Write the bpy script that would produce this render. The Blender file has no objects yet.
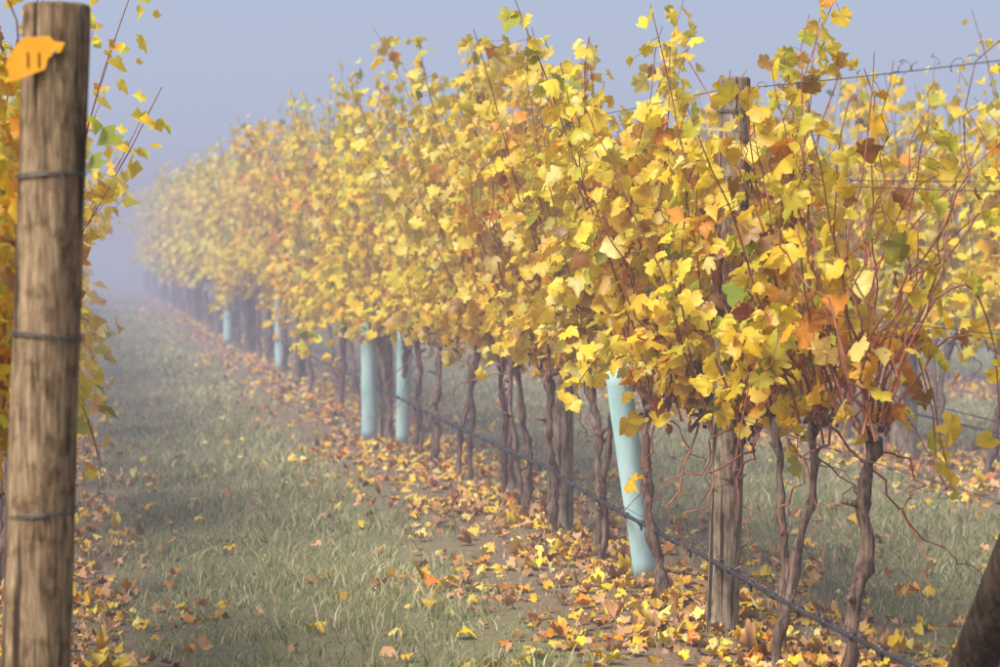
import bpy, math, random
import numpy as np
from mathutils import Vector
R=math.radians
rng=np.random.default_rng(7)
random.seed(7)
scene=bpy.context.scene
col=scene.collection

# ------------------------------------------------------------ helpers
def gz(x,y):
    return 0.018*np.sin(x*1.7+0.4*y)+0.014*np.sin(y*0.9+1.3)+0.010*np.sin(x*3.9-y*2.3)

def mesh_np(name,verts,faces,mat=None,colors=None,smooth=False):
    if not isinstance(faces,list): faces=[faces]
    me=bpy.data.meshes.new(name)
    verts=np.asarray(verts,dtype=np.float32)
    me.vertices.add(len(verts)); me.vertices.foreach_set("co",verts.ravel())
    loops=np.concatenate([f.ravel() for f in faces]).astype(np.int32)
    tot=np.concatenate([np.full(len(f),f.shape[1]) for f in faces]).astype(np.int32)
    start=np.concatenate([[0],np.cumsum(tot)[:-1]]).astype(np.int32)
    me.loops.add(len(loops)); me.loops.foreach_set("vertex_index",loops)
    me.polygons.add(len(tot)); me.polygons.foreach_set("loop_start",start); me.polygons.foreach_set("loop_total",tot)
    if smooth: me.polygons.foreach_set("use_smooth",np.ones(len(tot),dtype=bool))
    me.update(calc_edges=True)
    if colors is not None:
        a=me.color_attributes.new("Col",'FLOAT_COLOR','POINT')
        a.data.foreach_set("color",np.asarray(colors,dtype=np.float32).ravel())
    if mat: me.materials.append(mat)
    me.validate()
    return me

def obj(name,me,parent=None,loc=None,rot=None,scale=None):
    o=bpy.data.objects.new(name,me); col.objects.link(o)
    if parent: o.parent=parent
    if loc is not None: o.location=loc
    if rot is not None: o.rotation_euler=rot
    if scale is not None: o.scale=scale
    return o

class Acc:
    def __init__(s): s.v=[]; s.q=[]; s.t=[]; s.n=0
    def add(s,v,q=None,t=None):
        if q is not None and len(q): s.q.append(np.asarray(q)+s.n)
        if t is not None and len(t): s.t.append(np.asarray(t)+s.n)
        s.v.append(np.asarray(v)); s.n+=len(v)
    def mesh(s,name,mat,smooth=True):
        f=[]
        if s.q: f.append(np.concatenate(s.q))
        if s.t: f.append(np.concatenate(s.t))
        return mesh_np(name,np.concatenate(s.v),f,mat,None,smooth)

def tube(acc,pts,rad,sides=5,jit=0.0,r=rng,cap=False,ell=None):
    pts=np.asarray(pts,float); n=len(pts)
    rad=np.broadcast_to(np.asarray(rad,float),(n,))
    tan=np.gradient(pts,axis=0); tan/=np.linalg.norm(tan,axis=1)[:,None]+1e-9
    mt=tan.mean(0); ref=np.array([1.,0,0]) if abs(mt[0])<0.8*np.linalg.norm(mt)+1e-6 else np.array([0,1.,0])
    u=np.cross(tan,ref); u/=np.linalg.norm(u,axis=1)[:,None]+1e-9
    w=np.cross(tan,u)
    a=np.arange(sides)*2*math.pi/sides
    rr=rad[:,None]*np.ones(sides)[None]
    if jit: rr=rr*(1+jit*r.normal(size=(n,sides)))
    if ell is not None: rr=rr*(1+ell*np.cos(2*a+1.0))[None]
    v=pts[:,None,:]+rr[:,:,None]*(np.cos(a)[None,:,None]*u[:,None,:]+np.sin(a)[None,:,None]*w[:,None,:])
    v=v.reshape(-1,3)
    i=np.arange(n-1)[:,None]*sides; j=np.arange(sides)[None]; j2=(j+1)%sides
    q=np.stack([i+j,i+j2,i+sides+j2,i+sides+j],-1).reshape(-1,4)
    t=None
    if cap:
        v=np.vstack([v,pts[0],pts[-1]]); k=n*sides
        jj=np.arange(sides); j3=(jj+1)%sides
        t=np.vstack([np.stack([np.full(sides,k),j3,jj],-1),np.stack([np.full(sides,k+1),(n-1)*sides+jj,(n-1)*sides+j3],-1)])
    acc.add(v,q,t)

# ------------------------------------------------------------ materials
def newmat(name):
    m=bpy.data.materials.new(name); m.use_nodes=True
    nt=m.node_tree; nt.nodes.clear()
    return m,nt
def N(nt,t,**k):
    n=nt.nodes.new(t)
    for a,b in k.items():
        if a.startswith("_"): n.inputs[a[1:]].default_value=b
        else: setattr(n,a,b)
    return n
def ramp(nt,stops,fac):
    r=nt.nodes.new('ShaderNodeValToRGB')
    e=r.color_ramp.elements
    while len(e)<len(stops): e.new(0.5)
    for el,(p,c) in zip(e,stops):
        el.position=p; el.color=(*c,1) if len(c)==3 else c
    nt.links.new(fac,r.inputs[0]); return r
def mixc(nt,fac,a,b,mode='MIX'):
    m=nt.nodes.new('ShaderNodeMix'); m.data_type='RGBA'; m.blend_type=mode
    for idx,x in ((0,fac),(6,a),(7,b)):
        if isinstance(x,(int,float)): m.inputs[idx].default_value=x
        elif isinstance(x,tuple): m.inputs[idx].default_value=(*x,1)
        else: nt.links.new(x,m.inputs[idx])
    return m.outputs[2]
def math_(nt,op,a,b=0.0,c=None):
    m=nt.nodes.new('ShaderNodeMath'); m.operation=op
    for i,x in enumerate((a,b) if c is None else (a,b,c)):
        if isinstance(x,(int,float)): m.inputs[i].default_value=x
        else: nt.links.new(x,m.inputs[i])
    return m.outputs[0]

def leaf_material(name,trans=0.42,simple_=False):
    m,nt=newmat(name); L=nt.links.new
    out=N(nt,'ShaderNodeOutputMaterial')
    at=N(nt,'ShaderNodeAttribute',attribute_name="Col")
    oi=N(nt,'ShaderNodeObjectInfo')
    hs=N(nt,'ShaderNodeHueSaturation')
    hv=N(nt,'ShaderNodeMapRange'); hv.inputs[3].default_value=0.496; hv.inputs[4].default_value=0.511
    L(oi.outputs['Random'],hv.inputs[0]); L(hv.outputs[0],hs.inputs['Hue'])
    p=N(nt,'ShaderNodeBsdfDiffuse')
    base=at.outputs['Color']
    if not simple_:
        geo=N(nt,'ShaderNodeTexCoord')
        n1=N(nt,'ShaderNodeTexNoise',_Scale=60.0,_Detail=2.0); L(geo.outputs['Object'],n1.inputs['Vector'])
        rim=math_(nt,'MULTIPLY',at.outputs['Alpha'],n1.outputs['Fac'])
        rr=ramp(nt,[(0.50,(0,0,0)),(0.70,(1,1,1))],rim)
        base=mixc(nt,math_(nt,'MULTIPLY',rr.outputs[0],0.7),base,(0.46,0.18,0.03))
        sp=ramp(nt,[(0.26,(0.6,0.45,0.35)),(0.34,(1,1,1))],n1.outputs['Fac'])
        base=mixc(nt,1.0,base,sp.outputs[0],'MULTIPLY')
    L(base,hs.inputs['Color']); L(hs.outputs[0],p.inputs['Color'])
    tr=N(nt,'ShaderNodeBsdfTranslucent'); L(hs.outputs[0],tr.inputs['Color'])
    mx=N(nt,'ShaderNodeMixShader'); mx.inputs[0].default_value=trans
    L(p.outputs[0],mx.inputs[1]); L(tr.outputs[0],mx.inputs[2])
    if simple_: L(mx.outputs[0],out.inputs[0])
    else:
        g=N(nt,'ShaderNodeBsdfGlossy',_Roughness=0.45); g.inputs['Color'].default_value=(0.9,0.9,0.9,1)
        m2=N(nt,'ShaderNodeMixShader'); m2.inputs[0].default_value=0.03
        L(mx.outputs[0],m2.inputs[1]); L(g.outputs[0],m2.inputs[2]); L(m2.outputs[0],out.inputs[0])
    return m
M_leaf=leaf_material("vine_leaf",0.44)
M_leaff=leaf_material("vine_leaf_far",0.40,True)
M_fallen=leaf_material("fallen_leaf",0.12)

def simple(name,colr,rough=0.6,metal=0.0,noise=None,bump=0.0,scale=20,stretch=(1,1,1),spec=0.3):
    m,nt=newmat(name); L=nt.links.new
    out=N(nt,'ShaderNodeOutputMaterial'); p=N(nt,'ShaderNodeBsdfPrincipled',_Roughness=rough,_Metallic=metal)
    p.inputs['Specular IOR Level'].default_value=spec
    tc=N(nt,'ShaderNodeTexCoord'); mp=N(nt,'ShaderNodeMapping'); mp.inputs['Scale'].default_value=stretch
    L(tc.outputs['Object'],mp.inputs[0])
    n=N(nt,'ShaderNodeTexNoise',_Scale=float(scale),_Detail=4.0,_Roughness=0.65); L(mp.outputs[0],n.inputs['Vector'])
    if noise:
        r=ramp(nt,[(0.35,colr),(0.65,noise)],n.outputs['Fac']); L(r.outputs[0],p.inputs['Base Color'])
    else: p.inputs['Base Color'].default_value=(*colr,1)
    if bump:
        b=N(nt,'ShaderNodeBump',_Strength=bump,_Distance=0.01); L(n.outputs['Fac'],b.inputs['Height']); L(b.outputs[0],p.inputs['Normal'])
    L(p.outputs[0],out.inputs[0]); return m
M_bark=simple("vine_bark",(0.065,0.040,0.030),0.9,noise=(0.30,0.20,0.15),bump=1.0,scale=40,stretch=(1.8,1.8,0.25))
M_cane=simple("vine_cane",(0.18,0.05,0.035),0.6,noise=(0.40,0.16,0.09),scale=25)
M_wire=simple("steel_wire",(0.10,0.09,0.085),0.5,0.6,noise=(0.2,0.18,0.17),scale=60)
M_hose=simple("drip_hose",(0.02,0.022,0.03),0.4,noise=(0.05,0.05,0.06),scale=8)
M_guard=simple("vine_guard",(0.36,0.60,0.63),0.85,noise=(0.56,0.75,0.78),scale=9,bump=0.25,stretch=(1,1,0.4),spec=0.1)
M_tag=simple("tag_plastic",(0.88,0.38,0.02),0.45,noise=(0.90,0.46,0.04),scale=15)
M_ink=simple("tag_ink",(0.32,0.10,0.01),0.6)

def wood_mat(name,a,b,c,crack=0.9):
    m,nt=newmat(name); L=nt.links.new
    out=N(nt,'ShaderNodeOutputMaterial'); p=N(nt,'ShaderNodeBsdfPrincipled',_Roughness=0.85)
    p.inputs['Specular IOR Level'].default_value=0.2
    tc=N(nt,'ShaderNodeTexCoord')
    def noise(scale,st,det=6,dist=0.0):
        mp=N(nt,'ShaderNodeMapping'); mp.inputs['Scale'].default_value=st; L(tc.outputs['Object'],mp.inputs[0])
        n=N(nt,'ShaderNodeTexNoise',_Scale=scale,_Detail=float(det),_Roughness=0.6,_Distortion=dist); L(mp.outputs[0],n.inputs['Vector']); return n.outputs['Fac']
    big=noise(4.0,(1,1,0.8),3); grain=noise(60.0,(1,1,0.10),6,0.8); fine=noise(220.0,(1,1,0.08),3); crk=noise(26.0,(1,1,0.03),3,0.5); blot=noise(24.0,(1,1,0.8),6)
    r1=ramp(nt,[(0.36,a),(0.5,b),(0.66,c)],grain)
    r2=ramp(nt,[(0.3,(0.6,0.52,0.48)),(0.5,(0.95,0.93,0.9)),(0.7,(1.15,1.15,1.12))],big)
    c1=mixc(nt,1.0,r1.outputs[0],r2.outputs[0],'MULTIPLY')
    rb=ramp(nt,[(0.34,(0.42,0.37,0.34)),(0.50,(1,1,1))],blot)
    c1=mixc(nt,0.85,c1,mixc(nt,1.0,c1,rb.outputs[0],'MULTIPLY'))
    r3=ramp(nt,[(0.36,(0,0,0)),(0.40,(1,1,1))],crk)
    dk=mixc(nt,r3.outputs[0],(0.03,0.02,0.014),c1)
    r4=ramp(nt,[(0.38,(0.62,0.6,0.58)),(0.58,(1,1,1))],fine)
    c3=mixc(nt,crack,c1,mixc(nt,1.0,dk,r4.outputs[0],'MULTIPLY'))
    L(c3,p.inputs['Base Color'])
    h=math_(nt,'ADD',math_(nt,'MULTIPLY',grain,0.5),math_(nt,'MULTIPLY',r3.outputs[0],0.6))
    b=N(nt,'ShaderNodeBump',_Strength=0.9,_Distance=0.008); L(h,b.inputs['Height']); L(b.outputs[0],p.inputs['Normal'])
    L(p.outputs[0],out.inputs[0]); return m
M_post=wood_mat("weathered_post",(0.14,0.095,0.06),(0.31,0.215,0.135),(0.47,0.355,0.225))
M_postg=wood_mat("grey_post",(0.17,0.14,0.105),(0.34,0.28,0.21),(0.48,0.40,0.31))
M_postd=wood_mat("dark_post",(0.04,0.028,0.02),(0.075,0.052,0.038),(0.12,0.085,0.06))

# ------------------------------------------------------------ leaf geometry
half=[(0.09,-0.22),(0.26,-0.34),(0.42,-0.26),(0.54,-0.10),(0.50,0.04),(0.63,0.14),(0.66,0.32),(0.55,0.45),(0.40,0.48),(0.37,0.64),(0.19,0.76)]
OUT_HI=np.array([(0,-0.04)]+half+[(0,0.90)]+[(-x,y) for x,y in half[::-1]])
half2=[(0.34,-0.32),(0.52,0.0),(0.66,0.26),(0.40,0.45)]
OUT_LO=np.array([(0,-0.04)]+half2+[(0,0.92)]+[(-x,y) for x,y in half2[::-1]])
LC=np.array([0,0.14])
def leaf_batch(P,T,Nn,S,C,r,curl=1.0,outl=OUT_HI):
    n=len(P); NO=len(outl)
    T=T/np.linalg.norm(T,axis=1)[:,None]
    Nn=Nn-(Nn*T).sum(1)[:,None]*T; Nn/=np.linalg.norm(Nn,axis=1)[:,None]+1e-9
    X=np.cross(T,Nn)
    d=outl-LC
    rad=1+0.08*r.normal(size=(n,NO))
    xy=LC[None,None]+d[None]*rad[:,:,None]
    xy=np.concatenate([np.tile(LC,(n,1,1)),xy],1)
    asp=1+0.12*r.normal(size=(n,1))
    x=xy[:,:,0]*asp; y=xy[:,:,1]
    fold=r.normal(0.2,0.40,(n,1))*curl; cup=r.normal(-0.3,0.55,(n,1))*curl; tw=r.normal(0,0.5,(n,1))*curl
    z=fold*np.abs(x)+cup*(x*x+(y-0.14)**2)+tw*x*y+r.normal(0,0.06,x.shape)*curl
    z[:,0]=0
    v=P[:,None]+S[:,None,None]*(x[:,:,None]*X[:,None]+y[:,:,None]*T[:,None]+z[:,:,None]*Nn[:,None])
    k=NO+1
    j=np.arange(NO); tri=np.stack([np.zeros(NO,int),1+j,1+(j+1)%NO],-1)
    tris=(np.arange(n)[:,None,None]*k+tri[None]).reshape(-1,3)
    cc=np.ones((n,k,4)); cc[:,:,:3]=C[:,None]; cc[:,0,3]=0.0
    cc[:,0,:3]*=0.92
    return v.reshape(-1,3),tris,cc.reshape(-1,4)

PAL=dict(yel=(0.90,0.62,0.030),lem=(0.89,0.70,0.060),gold=(0.90,0.52,0.030),ora=(0.78,0.27,0.02),
         ygr=(0.58,0.58,0.05),gre=(0.22,0.31,0.045),bro=(0.30,0.095,0.035),pale=(0.90,0.75,0.24))
def leafcol(n,r,w):
    keys=list(PAL); W=np.array([w.get(k,0) for k in keys],float); W/=W.sum()
    i=r.choice(len(keys),n,p=W); c=np.array([PAL[k] for k in keys])[i]
    j=r.choice(len(keys),n,p=W); c2=np.array([PAL[k] for k in keys])[j]
    c=c*0.8+c2*0.2
    return c*r.uniform(0.88,1.08,(n,1))

def vine_data(seed,top=2.4,halfl=0.6,dens=1.0,w=None,bottom=0.75,ncane=None,spread=0.26,extra_bare=0,droopp=0.2,far=0,sidew=1.0):
    r=np.random.default_rng(seed)
    wood=Acc(); cane=Acc()
    ts=26 if far==0 else 12; sd=(9,6,5)[far]
    zc=r.uniform(0.70,0.86)
    nst=r.choice([1,2,2]); tips=[]
    for k in range(nst):
        s=(-1)**k
        y0=r.normal(0,0.03)+(0.06*s if nst==2 else 0); x0=r.normal(0,0.04)
        y1=s*r.uniform(0.06,0.30) if nst==2 else r.normal(0,0.14); x1=r.normal(0,0.07)
        t=np.linspace(0,1,ts)
        ph=r.uniform(0,6,6)
        px=x0+(x1-x0)*t+0.022*np.sin(t*6+ph[0])*t+0.008*np.sin(t*15+ph[1])+0.003*np.sin(t*41+ph[4])
        py=y0+(y1-y0)*t**1.3+0.026*np.sin(t*5+ph[2])*t+0.008*np.sin(t*17+ph[3])+0.003*np.sin(t*37+ph[5])
        pz=-0.05+(zc+0.05)*t
        r0=r.uniform(0.013,0.019) if nst==2 else r.uniform(0.018,0.025)
        if far: r0*=1.25
        rad=r0*(1.25-0.4*t)*(1+0.14*np.sin(t*27+ph[1])+0.12*r.normal(size=ts)); rad[0]*=1.4; rad[-2:]*=1.5
        tube(wood,np.stack([px,py,pz],-1),rad,sd,0.16,r)
        tips.append((px[-1],py[-1],pz[-1]))
        if far==0:
            for m_ in range(r.integers(2,6)):
                i=r.integers(8,25); p=np.array([px[i],py[i],pz[i]]); d=np.array([r.normal(0,1),r.normal(0,1),r.uniform(0.2,1.2)]); d/=np.linalg.norm(d)
                L_=r.uniform(0.02,0.08); tube(wood,np.array([p,p+d*L_*.6,p+d*L_]),[r0*.7,r0*.5,r0*.35],6,0.1,r,cap=True)
    arms=[]
    for s in (-1,1):
        tp=tips[0] if (s>0 or nst==1) else tips[-1]
        t=np.linspace(0,1,12)
        y1=s*halfl*r.uniform(0.85,1.05)
        pts=np.stack([tp[0]*(1-t)+r.normal(0,0.015,12),tp[1]+(y1-tp[1])*t,tp[2]+0.07*np.sin(t*3)+r.normal(0,0.012,12)],-1)
        tube(wood,pts,0.014*(1.2-0.6*t)*(1+0.2*r.normal(size=12)),(7,5,3)[far],0.12,r)
        arms.append(pts)
    P=[];T=[];NN=[]
    nc=ncane or int(2*halfl*17)
    for c in range(nc):
        a=arms[r.integers(2)]; b=a[r.integers(len(a))]+r.normal(0,0.02,3)
        droop=r.random()<droopp
        side=r.choice([-1,1])
        if droop:
            p1=b+np.array([side*r.uniform(0.15,0.35),r.normal(0,0.2),r.uniform(0.35,0.9)])
            p2=b+np.array([side*r.uniform(0.3,0.5),r.normal(0,0.35),r.uniform(-0.35,0.4)])
        else:
            u_=r.random()
            H=(top-b[2])*(r.uniform(0.56,0.97) if u_<0.86 else r.uniform(0.97,1.10))
            p1=b+np.array([side*sidew*r.uniform(0.05,0.30),r.normal(0,0.12),H*0.55])
            p2=b+np.array([side*abs(r.normal(0,spread)),r.normal(0,0.25),H])
        t=np.linspace(0,1,11)[:,None]
        pts=(1-t)**2*b+2*t*(1-t)*p1+t*t*p2+np.cumsum(r.normal(0,0.011,(11,3)),0)
        if far==0: tube(cane,pts,np.linspace(0.0054,0.0020,11),5,0,r)
        elif far==1: tube(cane,pts[::2],np.linspace(0.0055,0.0022,6),3,0,r)
        elif c%3==0: tube(cane,pts[::5],[0.007,0.005,0.003],3,0,r)
        nl=int(44*dens*r.uniform(0.5,1.35))
        tt=r.uniform(0.05,1.0,nl)
        i0=np.clip((tt*10).astype(int),0,9); f=(tt*10-i0)[:,None]
        q=pts[i0]*(1-f)+pts[i0+1]*f
        off=r.normal(0,1,(nl,3)); off/=np.linalg.norm(off,axis=1)[:,None]; off[:,2]=off[:,2]*0.6
        lat=r.uniform(0.03,0.14,(nl,1))
        lp=q+off*lat
        out=off.copy(); out[:,0]+=np.sign(lp[:,0])*0.7
        tip=out*0.45+np.array([0,0,-0.8])+r.normal(0,0.42,(nl,3))
        nrm=out*0.9+np.array([0,0,0.6])+r.normal(0,0.5,(nl,3))
        keep=(lp[:,2]>bottom-0.1)|(r.random(nl)<0.3)
        P.append(lp[keep]);T.append(tip[keep]);NN.append(nrm[keep])
        if far==0:
            for ii in np.nonzero(keep)[0][::3]:
                tube(cane,np.array([q[ii],(q[ii]+lp[ii])/2+np.array([0,0,0.01]),lp[ii]]),0.0013,3)
    for c in range(extra_bare):
        a=arms[r.integers(2)]; b=a[r.integers(len(a))]
        m=16; dn=-1 if r.random()<0.22 else 1
        st=np.cumsum(np.stack([r.normal(r.normal(0,0.012),0.028,m),r.normal(r.normal(0,0.018),0.032,m),dn*np.abs(r.normal(0.060 if dn>0 else 0.022,0.03,m))],-1),0)
        ph=r.uniform(0,6); st[:,1]+=0.04*np.sin(np.arange(m)*0.8+ph)-0.04*np.sin(ph)
        st=np.vstack([[0,0,0],st])
        tube(cane,b+st,np.linspace(0.0050,0.0015,m+1),5)
    P=np.concatenate(P);T=np.concatenate(T);NN=np.concatenate(NN); n=len(P)
    S=r.uniform(0.036,0.088,n)*(1-0.12*np.clip((P[:,2]-1.8),0,1))
    if far==2: S*=1.45
    ww=w or dict(yel=5.0,lem=6.5,gold=1.8,ora=0.40,ygr=1.0,gre=0.18,bro=0.28,pale=1.6)
    C=leafcol(n,r,ww)
    g=np.sin(P[:,1]*5+seed)+np.sin(P[:,2]*4.3+seed*1.7)+np.sin(P[:,0]*6+seed*.3)
    kg=(g>1.3)&(r.random(n)<0.55); C[kg]=leafcol(int(kg.sum()),r,dict(ygr=3.5,lem=4,gre=0.8,yel=1.5))
    ko=(g<-1.5)&(r.random(n)<0.6); C[ko]=leafcol(int(ko.sum()),r,dict(gold=4,ora=1.2,pale=2,yel=2,bro=.25))
    v,t,cc=leaf_batch(P,T,NN,S,C,r,outl=OUT_HI if far==0 else OUT_LO)
    return (v,t,cc),wood,cane
def make_vine(name,seed,**k):
    (v,t,cc),wood,cane=vine_data(seed,**k)
    return mesh_np(name+"_leaves",v,t,M_leaff if k.get('far') else M_leaf,cc,False),wood.mesh(name+"_trunk",M_bark),cane.mesh(name+"_canes",M_cane)

def place_vine(ms,x,y,rot=0.0,s=(1,1,1),nm="grape_vine"):
    e=obj(nm,None,loc=(x,y,float(gz(x,y))),rot=(0,0,rot),scale=s); e.empty_display_size=0.2
    obj("leaves",ms[0],e); obj("trunk",ms[1],e); obj("canes",ms[2],e)
    return e

XM,XR,XL,XF=2.5,5.75,-0.30,9.1
endw=dict(yel=5.5,lem=5.5,gold=2.0,ora=0.8,ygr=1.8,gre=0.7,bro=2.0,pale=.4)
near=[(7.35,2.0,0.36,0.24,17,endw,16,0.40,.40),(8.0,2.1,0.45,0.50,19,endw,20,0.40,.42),(8.65,2.22,0.45,0.78,20,dict(yel=5.5,lem=6,gold=1.6,ora=.4,ygr=1.8,gre=.5,bro=.6),13,0.55,.3),
      (9.35,2.3,0.5,1.0,21,None,8,0.70,.14),
      (10.75,2.48,0.62,1.0,26,None,6,0.80,.12),(11.6,2.52,0.6,1.0,24,None,5,0.78,.2),(12.55,2.57,0.6,1.0,23,None,5,0.78,.2),(13.5,2.6,0.6,1.0,23,None,4,0.78,.2),(14.5,2.65,0.62,1,23,None,3,0.78,.2),
      (15.5,2.68,0.62,1,23,None,2,0.75,.2),(16.5,2.7,0.62,1,23,None,2,0.75,.2)]
for i,(y,top,hl,dn,nc,w,eb,bt,dr) in enumerate(near):
    ms=make_vine("vine_near",100+i,top=top,halfl=hl,dens=dn,w=w,bottom=bt,ncane=nc,extra_bare=eb,droopp=dr)
    place_vine(ms,XM+rng.normal(0,0.03),y)
var=[make_vine("vine_var",500+i,top=2.66,halfl=0.66,dens=0.92,bottom=0.72,ncane=25,extra_bare=3,far=1) for i in range(9)]
farv=[vine_data(800+i,top=2.66,halfl=0.72,dens=0.42,bottom=0.72,ncane=24,far=2) for i in range(8)]
class Merge:
    def __init__(s): s.L=[];s.T=[];s.C=[];s.n=0;s.w=Acc();s.c=Acc()
    def add(s,d,x,y,flip,sx_,sz):
        (v,t,cc),wd,cn=d; M_=np.array([flip*sx_,flip,sz]); o=np.array([x,y,0])
        cc=cc.copy(); cc[:,:3]*=rng.uniform(0.95,1.06)*np.array([1,rng.uniform(0.94,1.04),1])
        s.L.append(v*M_+o); s.T.append(t+s.n); s.C.append(cc); s.n+=len(v)
        for A,B in ((wd,s.w),(cn,s.c)):
            B.add(np.concatenate(A.v)*M_+o,np.concatenate(A.q))
    def build(s,nm):
        e=obj(nm,None); obj("leaves",mesh_np(nm+"_leaves",np.concatenate(s.L),np.concatenate(s.T),M_leaff,np.concatenate(s.C)),e)
        obj("trunks",s.w.mesh(nm+"_trunks",M_bark),e); obj("canes",s.c.mesh(nm+"_canes",M_cane),e)
def row(x,y0,y1,ymerge,step,tops,nm="distant_grape_vines"):
    y=y0; mg=Merge()
    while y<y1:
        s=tops(y)*rng.uniform(0.92,1.06); fl=1-2*rng.integers(2); xx=x+rng.normal(0,0.05); sxx=rng.uniform(0.9,1.15)
        if y<ymerge: place_vine(var[rng.integers(9)],xx,y,math.pi*(fl<0)+rng.normal(0,0.05),(sxx,1.0,s))
        else: mg.add(farv[rng.integers(8)],xx,y,fl,sxx,s)
        y+=step*rng.uniform(0.9,1.1)
    mg.build(nm)
row(XM,17.55,72,32,1.05,lambda y:1.03+min(0.09,max(0,(y-20)/300)))
row(XR,9.5,75,26,1.05,lambda y:0.96+min(0.1,(y-9)/250))
row(XF,14,75,0,1.15,lambda y:0.96)
for i,(y,dn) in enumerate([(6.5,0.8),(7.4,0.9),(8.4,0.9)]):
    ms=make_vine("vine_left",300+i,top=2.25,halfl=0.5,dens=dn,w=dict(yel=5,lem=3,gold=3.5,ora=2.0,ygr=1.0,gre=.3,bro=1.0),bottom=0.9,ncane=22,spread=0.13,extra_bare=3,droopp=0.0,sidew=0.6)
    place_vine(ms,XL-0.03,y)
row(XL,9.4,72,14,1.05,lambda y:0.90)

# ------------------------------------------------------------ posts
def post(nm,x,y,h,r0,mat,lean=(0,0),sides=28,rings=34,seed=0):
    r=np.random.default_rng(seed)
    t=np.linspace(0,1,rings); z=-0.3+(h+0.3)*t
    px=lean[0]*t+0.004*np.sin(t*5+seed); py=lean[1]*t+0.004*np.sin(t*4+seed*2)
    rad=r0*(1.04-0.07*t)*(1+0.010*np.sin(t*11+seed))
    a=Acc(); pts=np.stack([px,py,z],-1)
    pts=np.vstack([pts,pts[-1]+[0,0,0.006],pts[-1]+[0,0,0.009]]); rad=np.append(rad,[rad[-1]*0.97,rad[-1]*0.90])
    tube(a,pts,rad,sides,0.005,r,cap=True,ell=0.02)
    me=a.mesh(nm,mat)
    e=obj(nm,None,loc=(x,y,float(gz(x,y)))); obj("timber",me,e)
    return e
def ring(parent,z,rad,cx=0,cy=0,tilt=0.0,thick=0.0020,nm="wire_band"):
    a=Acc(); t=np.linspace(0,2*math.pi,33)
    for k in (0,1):
        pts=np.stack([cx+rad*np.cos(t),cy+rad*np.sin(t),z+k*0.005+tilt*np.cos(t)*rad+0.002*np.sin(3*t+k)],-1)
        tube(a,pts,thick,5)
    if tilt:
        tube(a,[(cx+0.02,cy-rad-0.002,z+0.012),(cx+0.03,cy-rad-0.008,z-0.01),(cx+0.026,cy-rad-0.006,z-0.035)],0.0018,5)
    obj(nm,a.mesh(nm,M_wire),parent)
lp=post("timber_end_post",-0.085,5.62,2.03,0.080,M_post,(0.078,0),seed=3)
for z,tl in ((1.64,0.05),(1.265,-0.12),(0.85,0.08)):
    ring(lp,z,0.082,0.078*(z+.3)/2.33,0,tl)
tagp=[(6,70),(9,60),(22,43),(47,41),(52,46),(62,47),(58,56),(46,62),(43,73),(28,79),(10,86),(9,78)]
s=0.0024
tv=[((u-57)*s,(62-v)*s) for u,v in tagp]
n=len(tv); V=[(x,-0.0012,z) for x,z in tv]+[(x,0.0012,z) for x,z in tv]
me=bpy.data.meshes.new("tag"); F=[list(range(n)),list(range(2*n-1,n-1,-1))]+[[i,i+n,(i+1)%n+n,(i+1)%n] for i in range(n)]
me.from_pydata(V,[],F); me.materials.append(M_tag)
te=obj("row_number_tag",None,loc=(0.003,5.62-0.087,1.918))
obj("plate",me,te)
tc=bpy.data.curves.new("digits","FONT"); tc.body="11"; tc.size=0.05; tc.extrude=0.0006
to=bpy.data.objects.new("digits",tc); col.objects.link(to); to.parent=te; to.location=(-0.085,-0.0022,-0.022); to.rotation_euler=(R(90),0,R(0)); to.data.materials.append(M_ink)
a=Acc(); tube(a,[(-0.012,-0.006,0.01),(-0.012,0.012,0.01)],0.006,10,cap=True); obj("nail",a.mesh("nail",M_wire),te)

mp_=post("timber_post",XM-0.06,8.55,2.07,0.060,M_postg,(0.05,0),seed=5)
for z in (1.95,1.6,0.85): ring(mp_,z,0.062,0.05*z/2.07,0)
post("timber_post",XM+0.0,11.75,2.15,0.066,M_postg,(0.0,0),seed=6)
yy=18.45
while yy<72:
    post("timber_post",XM,yy,2.2,0.075,M_postg,(rng.normal(0,0.03),0),sides=14,rings=10,seed=int(yy)); yy+=6.6
yy=15.7
while yy<75:
    post("timber_post",XR+0.05,yy,2.2,0.09,M_postg,(rng.normal(0,0.03),0),sides=14,rings=12,seed=int(yy)+3); yy+=6.6
yy=12.2
while yy<72:
    post("timber_post",XL,yy,2.1,0.075,M_postg,(0,0),sides=12,rings=8,seed=int(yy)+9); yy+=6.6
a=Acc()
ep=post("timber_end_post",XM,5.05,1.95,0.08,M_postd,(0,0),seed=12)
t=np.linspace(0,1,20)[:,None]
b0=np.array([XM+0.02,6.56,-0.05]); b1=np.array([XM+0.02,5.12,1.60])
tube(a,b0+(b1-b0)*t,0.066,24,0.006,rng,cap=True); br=obj("timber_brace",a.mesh("brace",M_postd))

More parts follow.
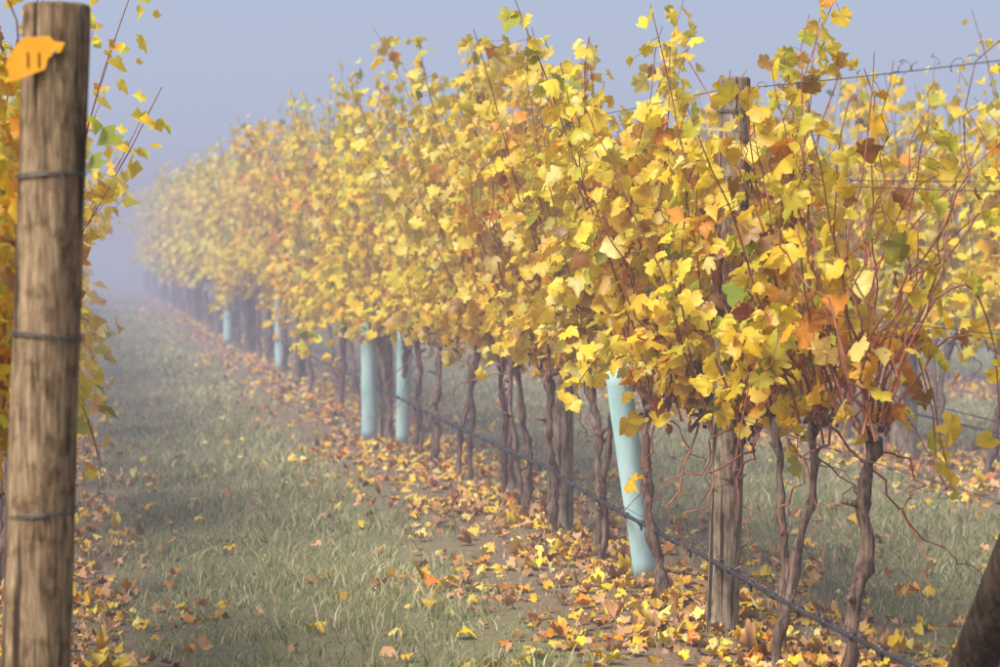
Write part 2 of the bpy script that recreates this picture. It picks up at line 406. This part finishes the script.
# ------------------------------------------------------------ wires and hoses
def wire(nm,pts,rad,mat,seg=14,sag=0.01,sides=5):
    a=Acc(); pts=np.array(pts,float)
    out=[]
    for p,q in zip(pts[:-1],pts[1:]):
        tt=np.linspace(0,1,seg,endpoint=False)[:,None]
        s_=p+(q-p)*tt; s_[:,2]-=sag*4*(tt*(1-tt))[:,0]; out.append(s_)
    out=np.vstack(out+[pts[-1:]])
    tube(a,out,rad,sides,cap=True); return obj(nm,a.mesh(nm,mat)),out
for z0,z1,off in ((2.06,1.975,-0.08),(1.74,1.655,-0.085),(1.72,1.625,0.09),(1.28,1.27,-0.085),(1.05,1.0,0.085),(0.86,0.82,-0.08)):
    P_=[(XM+off*0.6,5.05,z1-0.02),(XM+off,8.55,z0)]+[(XM+off,y,z0+0.03) for y in (11.75,18.45,25,31.6,38.2,44.8,51.4,58,72)]
    wire("trellis_wire",P_,0.0019,M_wire,sag=0.008)
for z in (2.1,1.7,1.3,0.85):
    wire("trellis_wire",[(XR-0.09,9,z)]+[(XR-0.09,15.7+6.6*k,z) for k in range(9)],0.0025,M_wire,sag=0.015)
    wire("trellis_wire",[(XL+0.1,5.62,z*0.97)]+[(XL,12.2+6.6*k,z) for k in range(9)],0.0022,M_wire,sag=0.015)
ho,hp=wire("drip_irrigation_hose",[(XM-0.09,5.05,0.24),(XM-0.095,6.5,0.275),(XM-0.1,8.55,0.30),(XM-0.09,11.75,0.35),(XM-0.1,18.45,0.375),(XM-0.1,25,0.38),(XM-0.1,45,0.40),(XM-0.1,72,0.4)],0.0092,M_hose,sag=0.012,sides=8,seg=16)
wire("drip_irrigation_hose",[(XR-0.1,9,0.30),(XR-0.1,15.7,0.34),(XR-0.1,30,0.36),(XR-0.1,75,0.36)],0.0095,M_hose,sag=0.01,sides=8)
a=Acc()
for y in np.arange(5.6,18,0.27):
    i=np.searchsorted(hp[:,1],y); p,q=hp[i-1],hp[i]; f=(y-p[1])/(q[1]-p[1]); c=p+(q-p)*f
    d=(q-p)/np.linalg.norm(q-p)
    tube(a,[c-d*0.012,c+d*0.012],0.0138,8,cap=True)
    if rng.random()<0.35: tube(a,[c,c+np.array([0,0,-0.03])],0.005,6,cap=True)
cl=obj("clips",a.mesh("clips",M_hose)); cl.parent=ho
wire("trellis_wire",[(XM-0.085,5.05,0.262),(XM-0.09,6.5,0.293),(XM-0.09,8.55,0.322),(XM-0.085,11.75,0.372),(XM-0.09,18.45,0.395)],0.0016,M_wire,sag=0.008)
a=Acc()
for k in range(20):
    y=rng.uniform(5.8,8.0); z=(2.06-(8.55-y)*0.026) if k<12 else (1.74-(8.55-y)*0.026)
    n_=18; tt=np.linspace(0,1,n_); am=rng.uniform(0.004,0.010); ph=rng.uniform(0,6); L_=rng.uniform(0.04,0.12)
    x0=XM-0.065
    pts=np.stack([x0+am*np.cos(tt*7+ph),y+L_*tt,z+am*np.sin(tt*7+ph)+rng.normal(0,0.03)*tt**2],-1)
    tube(a,pts,0.0014,4)
obj("dry_vine_tendrils",a.mesh("tendrils",M_bark))

# ------------------------------------------------------------ vine guards
def guard(x,y,h,wd,lean=(0,0),rot=0.3):
    n=12; zs=np.linspace(0,h,n); prof=np.array([(-0.5,0.03),(-0.47,-0.03),(-0.08,-0.13),(0.5,0.0),(0.48,0.06),(0.0,0.02)])*wd
    r=np.random.default_rng(int(y*10)); V=[]
    for i,z in enumerate(zs):
        f=z/h; cx=lean[0]*f; cy=lean[1]*f; sc=0.92+0.10*f+0.02*r.normal()
        for p in prof: V.append((cx+p[0]*sc,cy+p[1]*sc+r.normal(0,0.0015),z+((0.25*p[0]+0.008*r.normal()) if i==n-1 else 0)))
    V=np.array(V); k=6
    q=[[i*k+j,i*k+(j+1)%k,(i+1)*k+(j+1)%k,(i+1)*k+j] for i in range(n-1) for j in range(k)]
    me=mesh_np("guard",V,np.array(q),M_guard)
    o=obj("vine_guard",me,loc=(x,y,float(gz(x,y))),rot=(0,0,rot))
    so=o.modifiers.new("thick",'SOLIDIFY'); so.thickness=0.0015
    return o
guard(XM+0.02,10.02,0.95,0.115,(-0.13,0.02),0.0)
guard(XM-0.17,18.0,0.92,0.13,(0,0),0.0)
guard(XM+0.0,17.4,0.86,0.11,(0.02,0),0.0)
guard(XM-0.02,27.0,0.95,0.15,(0,0),0.0)
guard(XM-0.1,34.5,1.0,0.16,(0.03,0),0.0)

# ------------------------------------------------------------ ground
rows=np.array([XL-0.08,XM,XR,XF])
xs=np.concatenate([[-400,-200,-100,-50,-20,-10],np.arange(-5,14,0.3),[16,20,30,60,120,250,500]])
ys=np.concatenate([[-60,-20,-5],np.arange(0,30,0.3),np.arange(30,90,1.5),[100,130,180,260,400,700]])
X,Y=np.meshgrid(xs,ys); Z=gz(X,Y)*np.where((Y<95)&(np.abs(X)<30),1,0)
nx=len(xs); ny=len(ys); i=np.arange(ny-1)[:,None]*nx+np.arange(nx-1)[None]
q=np.stack([i,i+1,i+nx+1,i+nx],-1).reshape(-1,4)
m,nt=newmat("vineyard_ground"); L=nt.links.new
out=N(nt,'ShaderNodeOutputMaterial'); p=N(nt,'ShaderNodeBsdfPrincipled',_Roughness=0.95); p.inputs['Specular IOR Level'].default_value=0.15
tc_=N(nt,'ShaderNodeTexCoord'); sx=N(nt,'ShaderNodeSeparateXYZ'); L(tc_.outputs['Object'],sx.inputs[0])
def noise(sc,det=5):
    n_=N(nt,'ShaderNodeTexNoise',_Scale=sc,_Detail=float(det),_Roughness=0.65); L(tc_.outputs['Object'],n_.inputs['Vector']); return n_.outputs['Fac']
nb=noise(0.9); nm_=noise(6.0); nf=noise(45.0)
dmin=None
for rx in rows:
    d=math_(nt,'ABSOLUTE',math_(nt,'SUBTRACT',sx.outputs['X'],float(rx)))
    dmin=d if dmin is None else math_(nt,'MINIMUM',dmin,d)
dd=math_(nt,'ADD',dmin,math_(nt,'MULTIPLY',math_(nt,'SUBTRACT',nm_,0.5),0.9))
strip=ramp(nt,[(0.45,(1,1,1)),(0.85,(0,0,0))],dd)
soil=ramp(nt,[(0.3,(0.15,0.10,0.065)),(0.55,(0.28,0.20,0.13)),(0.75,(0.40,0.30,0.21))],nf)
gr=ramp(nt,[(0.3,(0.14,0.15,0.06)),(0.55,(0.25,0.24,0.12)),(0.75,(0.35,0.31,0.18))],nf)
gr2=mixc(nt,nb,gr.outputs[0],(0.28,0.25,0.15))
L(mixc(nt,strip.outputs[0],gr2,soil.outputs[0]),p.inputs['Base Color'])
b=N(nt,'ShaderNodeBump',_Strength=0.8,_Distance=0.03); L(nf,b.inputs['Height']); L(b.outputs[0],p.inputs['Normal']); L(p.outputs[0],out.inputs[0])
obj("ground",mesh_np("ground",np.stack([X,Y,Z],-1).reshape(-1,3),q,m,None,True))

def sample(n,pw,y0=7.6,y1=75):
    u=rng.random(n); e=1-pw+1
    y=(y0**e+u*(y1**e-y0**e))**(1/e)
    x=-1.2+rng.random(n)*(0.46*y+2.2)
    return x,y
def rowdist(x): return np.abs(x[:,None]-rows[None]).min(1)
def pn(x,y,s,ph=0): return (np.sin(x*s+1.3*np.sin(y*s*.7+ph)+ph)+np.sin(y*s*1.1+1.7*np.sin(x*s*.8)+ph*2))*0.5
x,y=sample(480000,1.8)
dist=rowdist(x)+0.22*pn(x,y,3.1)+0.12*pn(x,y,9,2)
pr=np.clip((dist-0.50)/0.40,0.07,1)*np.clip(0.72+0.36*pn(x,y,2.2,1)+0.36*pn(x,y,7,4),0.12,1)
k=rng.random(len(x))<pr; x=x[k];y=y[k];n=len(x)
h=rng.gamma(3,0.0115,n)*(1+0.5*pn(x,y,4,3))*(0.9+0.012*y); h=np.clip(h,0.012,0.15)
wd=(0.0012+0.00020*y)*rng.uniform(0.7,1.5,n)
az=rng.uniform(0,2*math.pi,n); la=rng.uniform(0,2*math.pi,n); ln=rng.uniform(0.2,1.4,n)*h
ca,sa=np.cos(az),np.sin(az)
base=np.stack([x,y,gz(x,y)-0.004],-1); W=np.stack([ca,sa,0*ca],-1)*wd[:,None]; Ld=np.stack([np.cos(la)*ln,np.sin(la)*ln,0*ln],-1)
Up=np.stack([0*h,0*h,h],-1)
mid=base+Up*0.6+Ld*0.3; tip=base+Up+Ld
V=np.stack([base-W,base+W,mid+W*0.75,mid-W*0.75,tip],1).reshape(-1,3)
o5=np.arange(n)[:,None]*5
q=o5+np.array([[0,1,2,3]]); t3=o5+np.array([[3,2,4]])
pal=np.array([(0.34,0.38,0.15),(0.42,0.44,0.20),(0.22,0.27,0.10),(0.58,0.50,0.31),(0.68,0.60,0.41),(0.47,0.44,0.25)])
wts=np.array([3.0,3.2,1.7,2.3,1.8,2.6]); c=pal[rng.choice(6,n,p=wts/wts.sum())]*rng.uniform(0.78,1.2,(n,1))
c=c*(1+0.18*pn(x,y,1.3,5)+0.12*pn(x,y,5,7))[:,None]
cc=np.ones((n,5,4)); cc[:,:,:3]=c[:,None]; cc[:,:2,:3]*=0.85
M,nt=newmat("grass_blade"); L=nt.links.new
out=N(nt,'ShaderNodeOutputMaterial'); at=N(nt,'ShaderNodeAttribute',attribute_name="Col")
p=N(nt,'ShaderNodeBsdfDiffuse'); L(at.outputs['Color'],p.inputs['Color'])
tr=N(nt,'ShaderNodeBsdfTranslucent'); L(at.outputs['Color'],tr.inputs[0]); mx=N(nt,'ShaderNodeMixShader'); mx.inputs[0].default_value=0.35
L(p.outputs[0],mx.inputs[1]);L(tr.outputs[0],mx.inputs[2]);L(mx.outputs[0],out.inputs[0])
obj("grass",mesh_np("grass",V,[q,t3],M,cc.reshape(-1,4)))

x,y=sample(115000,1.55,7.4,60)
dist=rowdist(x)+0.2*pn(x,y,2.5,1)
pr=np.clip(1.15-dist/0.98,0.0,1)**1.4*np.clip(0.6+0.45*pn(x,y,5,2),0.15,1)*0.75+0.012
k=rng.random(len(x))<pr; x=x[k];y=y[k];n=len(x)
gd=np.clip((rowdist(x)-0.6)/0.4,0,1)
P=np.stack([x,y,gz(x,y)+0.008+rng.random(n)*0.018+gd*0.015],-1)
a_=rng.uniform(0,6.28,n); T=np.stack([np.cos(a_),np.sin(a_),rng.normal(0,0.25,n)],-1)
NN=np.stack([rng.normal(0,0.35,n),rng.normal(0,0.35,n),np.ones(n)],-1)
C=leafcol(n,rng,dict(yel=2.4,gold=3,ora=1.7,pale=2.4,bro=1.0,lem=0.9))*rng.uniform(0.75,1.0,(n,1))
dry=rng.random(n)<0.42; C[dry]=np.array([0.58,0.32,0.15])*rng.uniform(0.5,1.3,(dry.sum(),1))
S=rng.uniform(0.024,0.060,n)*(1+0.004*y)
v,t,cc=leaf_batch(P,T,NN,S,C,rng,curl=1.6,outl=OUT_HI)
obj("fallen_leaves",mesh_np("fallen_leaves",v,t,M_fallen,cc))

# ------------------------------------------------------------ misty hill
xs=np.linspace(-260,420,120); ys=np.linspace(190,420,40)
X,Y=np.meshgrid(xs,ys)
Z=-1+np.clip((Y-190)/120,0,1)**1.2*(32+9*np.sin(X*0.012+1)+3*np.sin(X*0.05)+1.5*np.sin(X*.21+Y*.1))+rng.normal(0,0.8,X.shape)
nx=120; i=np.arange(39)[:,None]*nx+np.arange(nx-1)[None]
q=np.stack([i,i+1,i+nx+1,i+nx],-1).reshape(-1,4)
M_hill=simple("forest_hill",(0.025,0.04,0.02),0.95,noise=(0.06,0.08,0.035),scale=0.15)
obj("wooded_hill",mesh_np("hill",np.stack([X,Y,Z],-1).reshape(-1,3),q,M_hill,None,True))

# ------------------------------------------------------------ mist
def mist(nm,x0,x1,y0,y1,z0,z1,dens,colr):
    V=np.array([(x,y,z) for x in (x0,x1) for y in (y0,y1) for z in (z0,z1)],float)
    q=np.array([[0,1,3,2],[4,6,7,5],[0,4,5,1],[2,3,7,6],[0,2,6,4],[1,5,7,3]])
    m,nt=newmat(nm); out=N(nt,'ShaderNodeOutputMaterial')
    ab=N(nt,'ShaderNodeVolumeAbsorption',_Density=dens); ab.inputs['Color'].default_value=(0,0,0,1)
    em=N(nt,'ShaderNodeEmission',_Strength=dens); em.inputs['Color'].default_value=(*colr,1)  # emission stands in for scattered light and adds fill light
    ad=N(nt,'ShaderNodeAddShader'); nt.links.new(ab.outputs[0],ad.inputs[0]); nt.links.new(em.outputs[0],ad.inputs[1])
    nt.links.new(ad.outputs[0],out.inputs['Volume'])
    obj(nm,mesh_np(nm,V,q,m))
lo=(0.44,0.44,0.58); glow_hi=(0.47,0.57,0.74)  # emission colours: upper layer painted brighter, as if catching more light from above
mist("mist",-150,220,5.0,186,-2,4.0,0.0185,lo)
mist("mist",-149,219,9.2,78,4.01,9,0.016,glow_hi)
mist("mist",-140,210,78.5,184,4.02,42,0.030,glow_hi)
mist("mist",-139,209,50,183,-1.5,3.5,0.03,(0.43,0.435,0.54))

# ------------------------------------------------------------ light
az_from=R(-125)
el=R(52)
w=bpy.data.worlds.new("World"); scene.world=w; w.use_nodes=True
nt=w.node_tree; nt.nodes.clear()
sky=nt.nodes.new('ShaderNodeTexSky'); sky.sky_type='NISHITA'; sky.sun_disc=False; sky.sun_elevation=el; sky.sun_rotation=az_from
sky.dust_density=4.0
bg=nt.nodes.new('ShaderNodeBackground'); bg.inputs[1].default_value=0.15
wo=nt.nodes.new('ShaderNodeOutputWorld'); nt.links.new(sky.outputs[0],bg.inputs[0]); nt.links.new(bg.outputs[0],wo.inputs[0])
sd=Vector((math.sin(az_from)*math.cos(el),math.cos(az_from)*math.cos(el),math.sin(el)))
sl=bpy.data.lights.new("sun",'SUN'); sl.energy=5.0; sl.angle=R(30); sl.color=(1,0.96,0.87)
so=bpy.data.objects.new("sun",sl); col.objects.link(so); so.rotation_euler=sd.to_track_quat('Z','Y').to_euler()

# ------------------------------------------------------------ camera
cd=bpy.data.cameras.new("camera"); cam=bpy.data.objects.new("camera",cd); col.objects.link(cam)
cd.lens=85; cd.sensor_width=36; cd.clip_end=2000; cam.location=(0,0,1.5)
cam.rotation_euler=(R(90-2.26),0,R(-10.55))
cd.dof.use_dof=True; cd.dof.focus_distance=9.2; cd.dof.aperture_fstop=4.0
scene.camera=cam
scene.view_settings.view_transform='Standard'; scene.view_settings.look='None'; scene.view_settings.exposure=0
